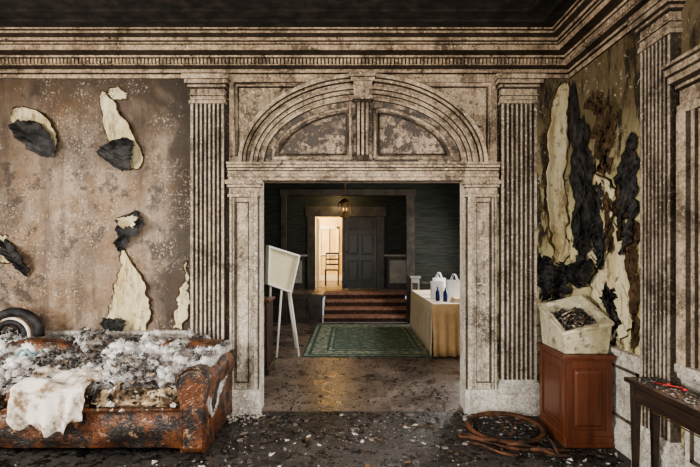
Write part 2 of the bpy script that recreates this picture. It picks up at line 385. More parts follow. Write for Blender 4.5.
w=MB(TB)
for (b,t_,o0,o1,hw0,hw1) in ((2.48,3.14,.07,.11,.062,.072),(3.12,3.33,.14,.165,.085,.095)):
    w.hexa([(AX-hw0,0,b),(AX+hw0,0,b),(AX+hw0,o0,b),(AX-hw0,o0,b)],[(AX-hw1,0,t_),(AX+hw1,0,t_),(AX+hw1,o1,t_),(AX-hw1,o1,t_)],PAINTHD if b<3 else PAINTH)
for k in (-1,0,1): w.box(AX+k*.042-.013,AX+k*.042+.013,.07,.122,2.55,3.06,PAINTH)
stack(w,AX-.08,AX+.08,.13,[(3.08,0),(3.085,.02),(3.12,.02),(3.125,0),(3.14,0)],PAINTH,PAINTHD)
stack(w,AX-.09,AX+.09,.14,[(3.25,0),(3.255,.025),(3.29,.025),(3.295,.04),(3.33,.04)],PAINTH,PAINTHD)
w.obj('trim_8',bevel=.003)
w=MB(TB)
for sgn in (-1,1):
    for (xo,zt,xi,th,mt) in ((AX+sgn*1.27,3.27,AX+sgn*.42,.018,PAINTH),(AX+sgn*1.235,3.235,AX+sgn*.5,.010,PAINTHD)):
        w.tube([(xo,.035,2.55),(xo,.035,zt),(xi,.035,zt)],th,mt,6)
w.obj('trim_9')

def rail(w,a0,a1,z):
    p=[(0,z-.06),(.015,z-.06),(.02,z-.03),(.04,z-.02),(.045,z),(.045,z+.015),(0,z+.02)]
    w.loft([[(a,o,zz) for o,zz in p] for a in (a0,a1)],WAIN,True,True)
def wains(w,a0,a1,n):
    w.box(a0,a1,0,.012,.1,.76,WAIN)
    L=(a1-a0)/n
    for i in range(n):
        b0=a0+i*L+.06; b1=a0+(i+1)*L-.06
        for q in ((b0,b1,.66,.68),(b0,b1,.26,.28),(b0,b0+.02,.26,.68),(b1-.02,b1,.26,.68)): w.box(q[0],q[1],.012,.026,q[2],q[3],PAINTD)
def base(w,a0,a1):
    p=[(0,0),(.03,0),(.03,.15),(.022,.17),(.012,.185),(0,.2)]
    w.loft([[(a,o,zz) for o,zz in p] for a in (a0,a1)],WAIN,True,True)
w=MB(TB); rail(w,XL,-1.58,.80); wains(w,XL,-1.61,4); rail(w,1.86,XR,.80); wains(w,1.9,XR,1); w.obj('trim_10')
w=MB(TR); rail(w,3.44,YB,.80); wains(w,3.47,YB,2); rail(w,YR,3.08,.80); wains(w,YR,3.05,8); w.obj('trim_11')
w=MB(TB); base(w,XL,-1.62); base(w,1.89,XR); w.obj('baseboard_back')
w=MB(TR); base(w,3.47,YB); base(w,YR,3.05); w.obj('baseboard_right')
w=MB(TR)
for a0,a1 in ((2.76,3.03),(.82,1.1)):
    pr=[(0,0),(0,.05),(.02,.06),(.05,.06),(.055,.03),(.16,.03),(.165,.05),(.20,.05),(.205,.08),(.26,.085),(.29,.085),(.29,0)]
    sc=(a1-a0)/.29; P=[(a0+u*sc,o) for u,o in pr]
    w.loft([[(a,o,z) for a,o in P] for z in (.84,2.5)],PAINTH,True,True,seg=segm(P,1,PAINTH,PAINTHD))
hp=[(0,2.5),(.06,2.5),(.06,2.56),(.04,2.565),(.04,2.66),(.07,2.67),(.07,2.69),(.12,2.70),(.12,2.74),(.14,2.75),(.14,2.79),(.16,2.80),(.16,2.82),(0,2.83)]
w.loft([[(a,o,z) for o,z in hp] for a in (.78,3.06)],PAINTH,True,True,seg=segm(hp,0,PAINTH,PAINTHD))
w.box(.8,3.04,0,.09,.83,.88,WAIN)
w.obj('trim_12')

# ------------------------------------------------------------ wallpaper sheets
def fr(p,o=4):
    s=0;a=1;f=1
    for i in range(o): s+=a*noise.noise(Vector(p)*f); a*=.55; f*=2.1
    return s
def sheet(w,rows,mat,out,jit=.015,nu=16,nv=60,seed=0,grow=0,rough=.45):
    def ev(v):
        t=v*(len(rows)-1); i=min(int(t),len(rows)-2); k=t-i
        A,B=rows[i],rows[i+1]; return [A[j]+(B[j]-A[j])*k for j in range(3)]
    def fn(u,v):
        z,l,r=ev(v)
        jl=jit*fr((v*8,seed,1),5)*1.8; jr=jit*fr((v*8,seed,7),5)*1.8
        jz=jit*1.6*fr((u*4,seed,3))
        if grow: 
            sg=1 if r>l else -1
            l-=sg*grow*(1+1.6*fr((v*11,seed,21))); r+=sg*grow*(1+1.6*fr((v*11,seed,23))); z+=(.5-v)*2*grow
        a=l+jl+(r+jr-l-jl)*u
        o=out(u,v)
        if o>.011: o+=rough*jit*fr((u*3,v*5,seed),4)+.006*math.sin(u*9+v*5+seed)
        return (a,max(.004,o),z+jz)
    w.grid(fn,nu,nv,mat)
def RB(l): return [(bw(0,y)[1],bw(a,0)[0],bw(b,0)[0]) for y,a,b in l]
def RRr(l):
    o=[]
    for y,a,b in l:
        z=rw((a+b)/2,y)[1]; o.append((z,rw(a,y)[0],rw(b,y)[0]))
    return o
curl=lambda h,p=1.:(lambda u,v:.014+h*math.sin(math.pi*min(1,v**p))*(.3+.7*(2*u-1)**2))
hang=lambda h:(lambda u,v:.014+h*.55*v*v*(.5+.5*math.sin(u*5+v*3)))
lift=lambda u,v:.008+.035*max(0,2*u-1)**3*math.sin(math.pi*v)
liftL=lambda u,v:.008+.035*max(0,1-2*u)**3*math.sin(math.pi*v)
flat=lambda u,v:.007
flat2=lambda u,v:.010
S=[0]
def tear(*parts):
    W_={'b':MB(TB),'r':MB(TR)}
    for (rows,wall,mat,out,jit) in parts:
        S[0]+=1; w=W_[wall]
        if mat is CREAM: sheet(w,rows,CHAR2,lambda u,v:.0045,jit,seed=S[0]*3.7,grow=.013)
        sheet(w,rows,mat,out,jit,seed=S[0]*3.7)
    k=[x for x in W_.values() if x.v]
    if len(k)==1: k[0].obj('peeling_wallpaper',solid=.002,recalc=False)
    else:
        m=MB(); 
        for x in k:
            o=len(m.v); m.v+=x.v
            for f,mi,sm in zip(x.f,x.mi,x.sm): m.f.append([o+q for q in f]); m.mi.append(m.m(x.mats[mi])); m.sm.append(sm)
        m.obj('peeling_wallpaper',solid=.002,recalc=False)
tear((RB([(108,16,22),(112,12,38),(118,11,48),(126,14,54),(136,22,58),(146,36,58),(154,46,54)]),'b',CREAM,lift,.010),
     (RB([(121,18,32),(126,13,44),(134,17,52),(142,24,58),(150,32,59),(157,44,56)]),'b',CHAR,curl(.07),.014))
tear((RB([(92,103,106),(100,101,112),(112,102,120),(124,104,128),(136,108,135),(148,114,140),(158,120,144),(168,127,140)]),'b',CREAM,lift,.012),
     (RB([(138,124,131),(143,116,137),(150,106,138),(157,101,136),(164,110,132),(170,122,130)]),'b',CHAR,curl(.09),.022))
tear((RB([(212,132,138),(218,120,144),(226,120,145),(236,122,140),(244,119,130),(251,121,126)]),'b',CHAR,curl(.07),.022),
     (RB([(215,130,137),(220,122,141),(226,123,138),(229,126,134)]),'b',CREAM,curl(.095),.012))
tear((RB([(250,121,124),(262,121,131),(272,120,139),(284,117,146),(296,113,150),(306,110,150),(318,107,149),(332,105,146)]),'b',CREAM,lift,.018),
     (RB([(318,102,122),(324,104,130),(330,106,126),(334,108,120)]),'b',CHAR,curl(.05),.025))
tear((RB([(241,0,10),(246,2,20),(255,8,26),(266,18,32),(275,24,31)]),'b',CHAR,curl(.08),.022),
     (RB([(236,-8,6),(244,-10,8),(256,-4,16),(262,2,18)]),'b',CREAM,flat,.02))
tear((RB([(88,112,118),(93,108,127),(99,112,126)]),'b',CREAM,flat,.015),)
tear((RB([(262,186,188),(280,183,189),(296,181,189),(312,176,187),(328,174,180)]),'b',CREAM,flat,.02),)
tear((RB([(84,560,568),(110,549,568),(150,547,566),(190,545,565),(225,547,567),(250,553,568),(272,556,566)]),'b',CREAM,liftL,.03),
     (RRr([(84,571,577),(110,572,581),(140,572,583),(170,573,584),(200,574,586),(226,576,584),(246,577,580)]),'r',CHAR,hang(.06),.045),
     (RRr([(120,582,588),(145,581,590),(170,582,595),(195,584,597),(222,587,596),(240,590,593)]),'r',CHAR,hang(.08),.05),
     (RRr([(184,592,600),(200,593,606),(222,595,611),(240,598,609),(256,601,607),(266,603,605)]),'r',CHAR,hang(.10),.05),
     (RRr([(196,577,586),(215,577,592),(238,579,594),(254,581,590),(264,584,587)]),'r',CHAR,hang(.11),.05),
     (RRr([(198,605,611),(216,607,615),(236,609,615),(250,610,613)]),'r',CHAR2,hang(.05),.04))
tear((RRr([(186,574,600),(205,578,612),(235,584,626),(262,590,634),(290,592,634),(320,594,630),(340,596,622)]),'r',CREAM,flat,.09),)
tear((RRr([(134,633,637),(148,626,638),(165,623,636),(180,619,631),(205,621,629),(225,622,626)]),'r',CHAR,hang(.05),.04),
     (RRr([(160,633,639),(190,631,639),(215,630,638),(240,627,635),(256,625,629)]),'r',CHAR,hang(.06),.04),
     (RRr([(190,616,622),(212,618,625),(236,620,623)]),'r',CHAR2,hang(.05),.04))
tear((RB([(256,537,547),(264,535,553),(274,534,552),(286,537,549),(298,540,546)]),'b',CHAR,curl(.05),.04),
     (RB([(262,554,565),(274,553,567),(288,552,564),(300,549,558),(308,551,555)]),'b',CHAR,curl(.06),.04),
     (RB([(268,537,542),(285,535,548),(305,536,545),(325,538,546)]),'b',CREAM,flat,.02),
     (RRr([(262,580,594),(270,574,600),(280,574,597),(288,577,586)]),'r',CHAR,curl(.06),.04))
tear((RRr([(210,631,638),(250,628,639),(300,631,639),(345,634,639)]),'r',CHAR2,flat2,.06),)
tear((RRr([(290,604,614),(310,608,620),(335,612,617)]),'r',CHAR,flat2,.05),)
tear((RRr([(95,590,600),(120,596,612),(150,600,610),(170,604,608)]),'r',CHAR2,flat2,.08),)

# ------------------------------------------------------------ sofa
sofa=empty('sofa')
SX0,SX1,SY0,SY1=-3.45,-1.10,3.68,4.50
w=MB()
def bulge(u,v):
    x=SX0+(SX1-.1-SX0)*u; z=.05+.31*v
    o=.035*math.sin(math.pi*v)+.018*abs(math.sin(u*16))*math.sin(math.pi*v)+.02*noise.noise(Vector((u*9,v*3,2)))
    return (x,SY0+.03-o,z)
w.grid(bulge,90,12,LEATH)
w.box(SX0,SX1-.1,SY0+.04,SY1,.05,.36,LEATH)
w.tube([(SX0,SY0+.0,.365),(-2.3,SY0-.012,.36),(SX1-.2,SY0,.365)],.018,LEATH)
w.obj('seat_base',sofa)
w=MB()
k=0
for a,b in ((SX0+.2,-2.78),(-2.76,-2.07),(-2.05,SX1-.20)):
    def cu(u,v,a=a,b=b):
        th=v*math.pi; 
        x=a+(b-a)*u; e=min(1,min(u,1-u)*8)**.5
        yy=SY0+.05-.06*math.sin(th)*e; zz=.44-.075*math.cos(th)*e
        n=fr((x*6,v*3,5))*.028
        return (x+n,yy-n,zz+n)
    w.grid(cu,60,16,FOAM if k!=1 else LEATH)
    w.box(a+.02,b-.02,SY0+.05,4.25,.36,.50,FOAM); k+=1
w.obj('seat_cushions',sofa)
def arm(name,x0,x1,sgn):
    w=MB(); cx=(x0+x1)/2; hw=(x1-x0)/2; pr=[]
    pr+=[(cx-hw*.72,.05),(cx-hw*.72,.42)]
    for i in range(15):
        t=math.radians(205)-math.radians(230)*i/14
        pr.append((cx+hw*1.05*math.cos(t),.585+hw*1.0*math.sin(t)))
    pr+=[(cx+hw*.72,.42),(cx+hw*.72,.05)]
    loops=[]
    for i in range(23):
        y=SY0-.05+(SY1-SY0+.05)*i/22
        loops.append([(x+.02*fr((x*7,y*6,z*7)),y+.0,z+.02*fr((x*6,y*7,z*5+4))-.02*math.sin(i*.3)) for x,z in pr])
    w.loft(loops,LEATH,True,True,True)
    f_=[(cx+(x-cx)*.86,SY0-.062,.34+(z-.34)*.9) for x,z in pr]; bk=[(x,SY0-.045,z) for x,z in pr]
    w.loft([bk,f_],LEATH,True,True)
    w.tube([(x,SY0-.055,z) for x,z in pr],.012,LEATH)
    w.obj(name,sofa)
arm('arm_right',SX1-.24,SX1,1); arm('arm_left',SX0,SX0+.24,-1)
w=MB()
def bk(u,v):
    x=SX0+.2+(SX1-SX0-.3)*u
    th=v*math.pi; hh=.72+.03*math.sin(u*9)
    y=4.36-.13*math.cos(th)
    z=.50+(hh-.50)*min(1,math.sin(th)*1.6)+.04*math.sin(th)
    return (x,y,z+.02*noise.noise(Vector((x*5,v*4,1))))
w.grid(bk,50,14,LEATH); w.box(SX0+.2,SX1-.1,4.25,4.48,.36,.52,LEATH); w.obj('back',sofa)
w=MB()
path=[(-3.42,4.45,.80)]+[(-3.19-.23*math.cos(t),4.45,.83+.20*math.sin(t)) for t in [math.pi*i/14 for i in range(15)]]+[(-2.96,4.45,.80)]
w.tube(path,.045,CHAR)
for k_,mt,r_ in ((.28,CLOTH,.016),(.42,CHAR,.03),(.58,FOAM,.015),(.78,CHAR,.05)):
    w.tube([(p[0]+(-3.19-p[0])*k_,4.40+.03*(k_>.5),.80+(p[2]-.80)*(1-k_*.9)) for p in path],r_,mt)
w.obj('crest_roll',sofa)
for i,(x,y) in enumerate(((SX0+.12,SY0+.05),(SX1-.14,SY0+.05),(SX0+.12,SY1-.08),(SX1-.14,SY1-.08))):
    w=MB(); w.lathe(x,y,[(.025,0),(.04,.02),(.04,.05),(.03,.06)],WOODD,12); w.obj('foot_%d'%(i+1),sofa)
def hz(x,y):
    t=(y-3.78)/.70
    h=.51+.29*max(0,min(1,t))**.75
    h+=.12*noise.noise(Vector((x*2.3,y*2.5,3)))+.085*noise.noise(Vector((x*5.5,y*5.5,8)))+.045*noise.noise(Vector((x*12,y*12,2)))+.015*noise.noise(Vector((x*32,y*32,2)))
    if x>-1.45: h=max(h-(x+1.45)*.3,.715+.03*noise.noise(Vector((x*9,y*9,1)))) if x<-1.13 and y>3.8 else h-(x+1.45)*.8
    e=max(0,min(1,(y-3.72)/.05)); return .46+(h-.46)*e
HX=lambda u:-3.25+2.13*u
w=MB()
w.grid(lambda u,v:(HX(u),3.72+.79*v,hz(HX(u),3.72+.79*v)),230,90,STUFF,True)
def puff(w,c,r,mat,n=8,m=6,smooth=True):
    sd=U(0,99)
    vs=[];fs=[]
    for j in range(m+1):
        th=math.pi*j/m
        for i in range(n):
            ph=2*math.pi*i/n; d=Vector((math.sin(th)*math.cos(ph),math.sin(th)*math.sin(ph),math.cos(th)))
            rr=r*(1+.9*noise.noise(d*1.9+Vector((sd,0,0)))); vs.append((c[0]+d.x*rr,c[1]+d.y*rr,c[2]+d.z*rr*.75))
    for j in range(m):
        for i in range(n): fs.append((j*n+i,j*n+(i+1)%n,(j+1)*n+(i+1)%n,(j+1)*n+i))
    w.add(vs,fs,mat,smooth)
def dens(x,y): return noise.noise(Vector((x*2.6+2,y*3.2,11)))*1.5-.03+ (.15 if x<-2.9 else 0)+(.16 if x>-1.9 else 0)-(.24 if -2.8<x<-2.2 else 0)
for i in range(1000):
    x=U(-3.2,-1.15); y=U(3.78,4.47)
    g=dens(x,y)
    mat=FIBRE if g+U(-.15,.15)>0.0 else (STUFF if R()<.5 else ASH)
    puff(w,(x,y,hz(x,y)+.006),U(.010,.05) if mat is FIBRE else U(.006,.03),mat)
w.obj('stuffing',sofa,recalc=False)
w=MB()
for i in range(15000):
    x=U(-3.22,-1.13); y=U(3.76,4.48)
    g=dens(x,y)+U(-.2,.2)
    if g<-.6: continue
    p=Vector((x,y,hz(x,y)+U(0,.035))); d=Vector((U(-1,1),U(-1,1),U(-.1,.9))).normalized(); L=U(.015,.045); r=U(.0010,.0024)
    side=d.cross(Vector((U(-1,1),U(-1,1),U(-1,1)))).normalized(); b=Vector((U(-1,1),U(-1,1),U(-1,1)))*.014
    q=[p,p+d*L*.5+b,p+d*L+b*.5]
    w.add([tuple(q[0]-side*r),tuple(q[0]+side*r),tuple(q[1]+side*r),tuple(q[1]-side*r),tuple(q[2])],[(0,1,2,3),(3,2,4)],FIBRE if g>0 else (GREYF if R()<.6 else BLACK))
w.obj('loose_fibres',sofa,recalc=False)
def shard(w,p,s,mat,flat=.25):
    a=U(0,6.28); n=random.choice((3,4,5)); 
    tl=Vector((U(-flat,flat),U(-flat,flat),1)).normalized(); u=tl.cross(Vector((math.cos(a),math.sin(a),0))).normalized(); v=tl.cross(u)
    lo=[];hi=[]; el=U(.35,1)
    for i in range(n):
        t=2*math.pi*i/n+U(-.3,.3); q=Vector(p)+u*s*math.cos(t)+v*s*el*math.sin(t)
        lo.append(tuple(q)); hi.append(tuple(q+tl*s*U(.15,.5)))
    w.loft([lo,hi],mat,True,True)
w=MB()
for i in range(640):
    x=U(-3.2,-1.2); y=U(3.70,4.4)
    if dens(x,y)>.15 and R()<.7: continue
    shard(w,(x,y,max(hz(x,y),.53)+.01),U(.008,.034),random.choice((BLACK,BLACK,CHAR2,FOAM,GREYF)),.8)
for i in range(260):
    x=U(-3.2,-1.35); shard(w,(x,U(3.62,3.7),U(.36,.54)),U(.008,.03),random.choice((BLACK,BLACK,CHAR2,FOAM,WHITE)),1.5)
w.obj('char_flakes',sofa)
w=MB()
def clo(u,v):
    x=-2.62+.60*u+.05*v*math.sin(u*5)+.015*fr((u*2,v*3,9)); wob=.022*math.sin(u*15+v*2)+.010*math.sin(u*31+1)
    if v<.4: t=v/.4; return (x,3.97-.35*t,.63-.08*t+.04*fr((u*3,t*3,3),2))
    t=(v-.4)/.6; L=.34*(.75+.45*fr((u*3.2,2,2),2)+.22*math.sin(u*3.1))
    return (x,3.60-.012*t-wob*t+.006*fr((u*5,v*5,2),2),.55-L*t)
w.grid(clo,60,36,CLOTH); w.obj('draped_cloth',sofa,solid=.004,recalc=False)
w=MB()
w.grid(lambda u,v:(-2.95+.22*u+.03*fr((v*3,1,1)),4.05+.12*v,hz(-2.95+.22*u,4.05+.12*v)+.045+.04*fr((u*4,v*4,6))),18,12,TURQ)
w.obj('turquoise_scrap',sofa,solid=.004,recalc=False)

# ------------------------------------------------------------ cabinet + display case
cab=empty('wooden_pedestal_cabinet')
cx0,cx1,cy0,cy1=1.775,2.15,3.84,4.34
H=.76
w=MB()
w.box(cx0,cx1,cy0,cy1,.06,H-.04,WOOD)
w.box(cx0-.015,cx1+.012,cy0-.015,cy1+.01,.015,.09,WOOD)
w.box(cx0-.02,cx1+.015,cy0-.025,cy1+.015,.0,.03,WOOD)
w.box(cx0-.012,cx1+.012,cy0-.012,cy1+.01,H-.06,H-.035,WOOD)
w.box(cx0-.035,cx1+.02,cy0-.035,cy1+.02,H-.035,H,WOOD)
w.obj('carcass',cab,bevel=.006)
w=MB()
zt0=H-.06
for q in ((cx0,cx0+.045,.09,zt0),(cx1-.045,cx1,.09,zt0),(cx0+.045,cx1-.045,zt0-.05,zt0),(cx0+.045,cx1-.045,.09,.14)): w.box(q[0],q[1],cy0-.012,cy0,q[2],q[3],WOOD)
w.hexa([(cx0+.07,cy0,.165),(cx1-.07,cy0,.165),(cx1-.07,cy0,zt0-.075),(cx0+.07,cy0,zt0-.075)],[(cx0+.09,cy0-.010,.185),(cx1-.09,cy0-.010,.185),(cx1-.09,cy0-.010,zt0-.095),(cx0+.09,cy0-.010,zt0-.095)],WOOD)
for q in ((cy0,cy0+.05,.09,zt0),(cy1-.05,cy1,.09,zt0),(cy0+.05,cy1-.05,zt0-.05,zt0),(cy0+.05,cy1-.05,.09,.14)): w.box(cx0-.012,cx0,q[0],q[1],q[2],q[3],WOOD)
w.hexa([(cx0,cy0+.08,.165),(cx0,cy1-.08,.165),(cx0,cy1-.08,zt0-.075),(cx0,cy0+.08,zt0-.075)],[(cx0-.010,cy0+.1,.185),(cx0-.010,cy1-.1,.185),(cx0-.010,cy1-.1,zt0-.095),(cx0-.010,cy0+.1,zt0-.095)],WOOD)
w.obj('panels',cab,bevel=.003)
w=MB()
bx0,bx1,by0,by1=cx0-.025,cx1+.0,cy0-.01,cy1-.02
def casel(off,zs):
    return [(bx0+off-.0,by0+off,zs[0]),(bx1-off,by0+off,zs[1]),(bx1-off,by1-off,zs[2]),(bx0+off,by1-off,zs[3])]
T=[.945,1.03,1.21,1.12]
w.loft([casel(.02,[H+.003]*4),casel(-.002,[z-.03 for z in T]),casel(-.014,[z-.028 for z in T]),casel(-.014,T),casel(.038,[z+.006 for z in T]),casel(.045,[z-.03 for z in T]),casel(.05,[H+.03]*4)],IVORY,True,True)
w.obj('display_case',cab,bevel=.008,seg=3)
w=MB()
def inn(x,y): 
    u=(x-bx0)/(bx1-bx0); v=(y-by0)/(by1-by0)
    return .895+.07*u+.155*v+.035*fr((x*10,y*10,1))
w.grid(lambda u,v:(bx0+.045+(bx1-bx0-.09)*u,by0+.045+(by1-by0-.09)*v,inn(bx0+.045+(bx1-bx0-.09)*u,by0+.045+(by1-by0-.09)*v)),26,26,ASH)
for i in range(300):
    x=U(bx0+.06,bx1-.06); y=U(by0+.06,by1-.06); shard(w,(x,y,inn(x,y)+.01),U(.006,.022),random.choice((BLACK,BLACK,CHAR2,ASH,GREYF,IVORY)),.8)
for i in range(6):
    x=U(bx0+.1,bx1-.2); y=U(by0+.1,by1-.15); w.tube([(x,y,inn(x,y)+.02),(x+U(0,.14),y+U(-.04,.1),inn(x,y)+.06)],.007,random.choice((IVORY,BROWN)),6)
w.obj('case_debris',cab)

# ------------------------------------------------------------ side table on right
tab=empty('writing_table')
tx0,tx1,ty0,ty1=1.87,2.10,1.95,3.19
w=MB(); w.box(tx0,tx1,ty0,ty1,.725,.755,WOODD); w.box(tx0+.03,tx1-.01,ty0+.03,ty1-.03,.61,.725,WOODD)
w.box(tx0+.022,tx0+.03,ty0+.1,ty1-.1,.63,.705,WOODD)
w.box(tx0+.025,tx0+.03,ty0+.1,ty1-.1,.60,.608,BRASS)
w.obj('top',tab,bevel=.005)
for i,(x,y) in enumerate(((tx0+.05,ty0+.05),(tx0+.05,ty1-.05),(tx1-.05,ty0+.05),(tx1-.05,ty1-.05))):
    w=MB(); w.hexa([(x-.014,y-.014,0),(x+.014,y-.014,0),(x+.014,y+.014,0),(x-.014,y+.014,0)],[(x-.026,y-.026,.72),(x+.026,y-.026,.72),(x+.026,y+.026,.72),(x-.026,y+.026,.72)],WOODD); w.obj('leg_%d'%(i+1),tab,bevel=.003)
w=MB()
for i in range(700): shard(w,(U(tx0+.02,tx1-.02),U(ty0,ty1-.03),.757),U(.003,.012),random.choice((BLACK,BLACK,GREYF,ASH,BROWN,ASH,BLACK,ASH,BLACK)),.3)
for p in ((2.03,2.98),(2.05,2.86)): w.lathe(p[0],p[1],[(.0,.757),(.012,.757),(.014,.764),(.009,.770),(.0,.771)],RED,10)
w.tube([(1.97,3.02,.763),(2.01,2.95,.765),(2.07,2.9,.763)],.004,RED)
w.obj('table_debris',tab)

# ------------------------------------------------------------ burnt round top + broken frame on floor
rt=empty('burnt_round_table_top')
w=MB(); c0=(1.38,4.15)
w.loft([[(c0[0]+r*math.cos(t),c0[1]+r*math.sin(t)*.92,z+.02*math.sin(t)) for r,z in ((.33,.03),(.345,.05),(.33,.066),(.30,.058),(.29,.035),(.31,.03))] for t in [2*math.pi*i/48 for i in range(49)]],BROKEN,True,False,True)
w.obj('rim',rt)
w=MB(); w.lathe(c0[0],c0[1]-.0,[(.0,.014),(.28,.014),(.28,.03),(.0,.04)],BLACK,32)
for i in range(9):
    y=c0[1]-.22+.055*i; hw=math.sqrt(max(0.0,.26**2-(y-c0[1])**2)); w.box(c0[0]-hw,c0[0]+hw,y-.008,y+.008,.036,.046,BLACK)
for i in range(190):
    a=U(0,6.28); r=.27*R()**.5; shard(w,(c0[0]+r*math.cos(a),c0[1]+r*math.sin(a)*.9,.045),U(.006,.022),random.choice((BLACK,BLACK,BROWN,GREYF,ASH,BROKEN)),.5)
w.obj('slats',rt)
fr_=empty('broken_chair_frame')
w=MB()
for k,(a,b,r) in enumerate((((.93,3.98,.03),(1.42,3.70,.03),.018),((.94,4.03,.03),(1.2,3.80,.07),.015),((1.25,3.72,.07),(1.70,3.70,.03),.016),((1.42,3.68,.045),(1.70,3.60,.03),.018),((1.60,3.76,.10),(1.64,3.62,.02),.014),((.98,3.88,.02),(1.3,3.60,.03),.013))):
    A=Vector(a);Bv=Vector(b); P=[tuple(A.lerp(Bv,t/6)+Vector((0,0,.012*math.sin(t*1.1)))) for t in range(7)]
    w.tube(P,[r*(.7+.3*math.sin(t*2.1)**2) for t in range(7)],BROKEN,5,False)
w.obj('rails',fr_)

w=MB()
for i in range(12000):
    x=U(-3.0,2.1); y=U(2.6,4.6)
    if y>3.58 and x<-1.02: continue
    if cx0-.06<x and y>3.78: continue
    g=noise.noise(Vector((x*1.5,y*1.8,5)))
    if R()>.55+g*1.2+(0.2 if y>4.2 else 0): continue
    s=U(.003,.010) if R()<.88 else U(.010,.038)
    shard(w,(x,y,.003),s,random.choice((WHITE,GREYF,GREYF,BLACK,BLACK,BLACK,BROWN,ASH,ASH)),.25)
for i in range(1300):
    x=U(-.86,1.1); y=U(4.6,6.9); e=abs(x-.12)/1.0
    if R()>.25+.6*e: continue
    shard(w,(x,y,.003),U(.004,.018),random.choice((GREYF,BLACK,BLACK,BLACK,BROWN,ASH)),.25)
for i in range(600):
    sx=random.choice((-1,1)); x=.12+sx*U(.95,1.35); y=4.55-abs(random.gauss(0,.10))
    shard(w,(x,y,.004+U(0,.02)),U(.005,.02),random.choice((WHITE,WHITE,BROWN,ASH,BLACK)),.5)
w.obj('floor_debris')

# ------------------------------------------------------------ hall
HY=10.45; HX0,HX1=-2.6,2.7; HZ=3.3
w=MB(); w.box(HX0-.15,HX0,YB+WT,HY,0,HZ,GRASS); w.obj('wall_hall_left')
w=MB(); w.box(HX1,HX1+.15,YB+WT,7.2,0,HZ,GRASS); w.box(HX1,HX1+.15,9.4,HY,0,HZ,GRASS); w.box(HX1,HX1+.15,7.2,9.4,0,.8,GRASS); w.box(HX1,HX1+.15,7.2,9.4,2.6,HZ,GRASS); w.obj('wall_hall_right')
w=MB(); w.box(HX0,HX1,YB+WT,HY,HZ,HZ+.1,CEIL); w.obj('ceiling_hall')
hx0,hx1=-1.45,1.35
w=MB(); w.box(HX0,hx0,HY,HY+.15,0,HZ,GRASS); w.box(hx1,HX1,HY,HY+.15,0,HZ,GRASS); w.box(hx0,hx1,HY,HY+.15,2.84,HZ,GRASS); w.box(hx0,-.62,HY,HY+.15,0,.62,HTRIM); w.obj('wall_hall_back')
w=MB()
for x in (hx0,hx1): w.box(x-.09,x+.03 if x<0 else x+.09,HY-.04,HY,0,2.9,HTRIM)
w.box(hx0-.12,hx1+.12,HY-.05,HY,2.84,2.98,HTRIM)
w.box(hx1+.09,HX1,HY-.03,HY,0,.22,HLIGHT); w.box(hx1+.09,HX1,HY-.03,HY,.85,.92,HTRIM)
w.box(HX0,hx0-.09,HY-.03,HY,.85,.92,HTRIM)
for a,b in ((-1.36,-1.02),(-.96,-.66)): w.box(a,b,HY-.02,HY,.08,.54,HTRIM); w.box(a+.05,b-.05,HY-.03,HY-.02,.14,.48,HTRIM)
w.obj('trim_13',bevel=.006)
w=MB(); w.box(1.34,1.52,HY-.22,HY-.06,0,1.0,HLIGHT); w.box(1.31,1.55,HY-.25,HY-.06,1.0,1.05,HLIGHT); w.box(1.37,1.49,HY-.235,HY-.22,.2,.9,HTRIM); w.obj('newel_post',bevel=.008)
w=MB(); n=4; rh=.15
for i in range(n):
    y0=HY+.02+.26*i; w.box(-.60,1.33,y0,12.0 if i==n-1 else y0+.28,0,rh*(i+1)-.03,STEPD)
    w.box(-.60,1.33,y0-.025,(HY+.02+.26*n+.1) if i==n-1 else y0+.28,rh*(i+1)-.06,rh*(i+1),STEP)
w.obj('stairs')
LZ=.60
w=MB(); w.box(-2.6,2.6,HY+.95,16.5,LZ-.1,LZ-.005,FLOORH); w.box(-2.6,-.62,HY+.15,HY+.95,LZ-.1,LZ-.005,FLOORH); w.obj('floor_landing')
LY=12.3
w=MB(); dx0,dx1,dx2=-.92,-.18,.70
w.box(-2.6,dx0,LY,LY+.15,LZ,HZ,GRASS); w.box(dx2,2.6,LY,LY+.15,LZ,HZ,GRASS); w.box(dx0,dx2,LY,LY+.15,2.5,HZ,GRASS); w.obj('wall_landing')
w=MB()
for q in ((dx0-.2,dx0,LZ,2.5),(dx2,dx2+.2,LZ,2.5),(dx1-.03,dx1+.03,LZ,2.5),(dx0-.25,dx2+.25,2.5,2.76)): w.box(q[0],q[1],LY-.05,LY+.05,q[2],q[3],HTRIM)
for a,b in ((-2.4,-1.2),(.98,1.55),(1.6,2.3)):
    w.box(a,b,LY-.03,LY,LZ+.0,LZ+.85,HTRIM); w.box(a+.06,b-.06,LY-.045,LY-.03,LZ+.15,LZ+.75,HLIGHT)
w.box(-2.6,dx0-.2,LY-.06,LY,LZ+.85,LZ+.9,HLIGHT); w.box(dx2+.2,2.6,LY-.06,LY,LZ+.85,LZ+.9,HLIGHT)
w.obj('trim_14',bevel=.005)
w=MB(); w.box(dx1+.03,dx2,LY+.0,LY+.05,LZ,2.5,DARKD)
for a,b in ((dx1+.12,dx1+.40),(dx1+.48,dx2-.08)):
    for z0,z1 in ((LZ+.2,LZ+.75),(LZ+.9,LZ+1.45),(LZ+1.55,LZ+1.82)):
        w.box(a,b,LY-.015,LY,z0,z1,HTRIM); w.box(a+.04,b-.04,LY-.025,LY-.015,z0+.04,z1-.04,DARKD)
w.lathe(dx1+.08,LY-.03,[(.01,LZ+.95),(.03,LZ+.97),(.03,LZ+1.0),(.01,LZ+1.02)],BRASS,10)
w.obj('door_1',bevel=.004)
w=MB(); w.box(dx0+.015,dx0+.055,LY+.15,LY+.9,LZ+.005,2.48,OFFW)
w.obj('door_2',bevel=.004)
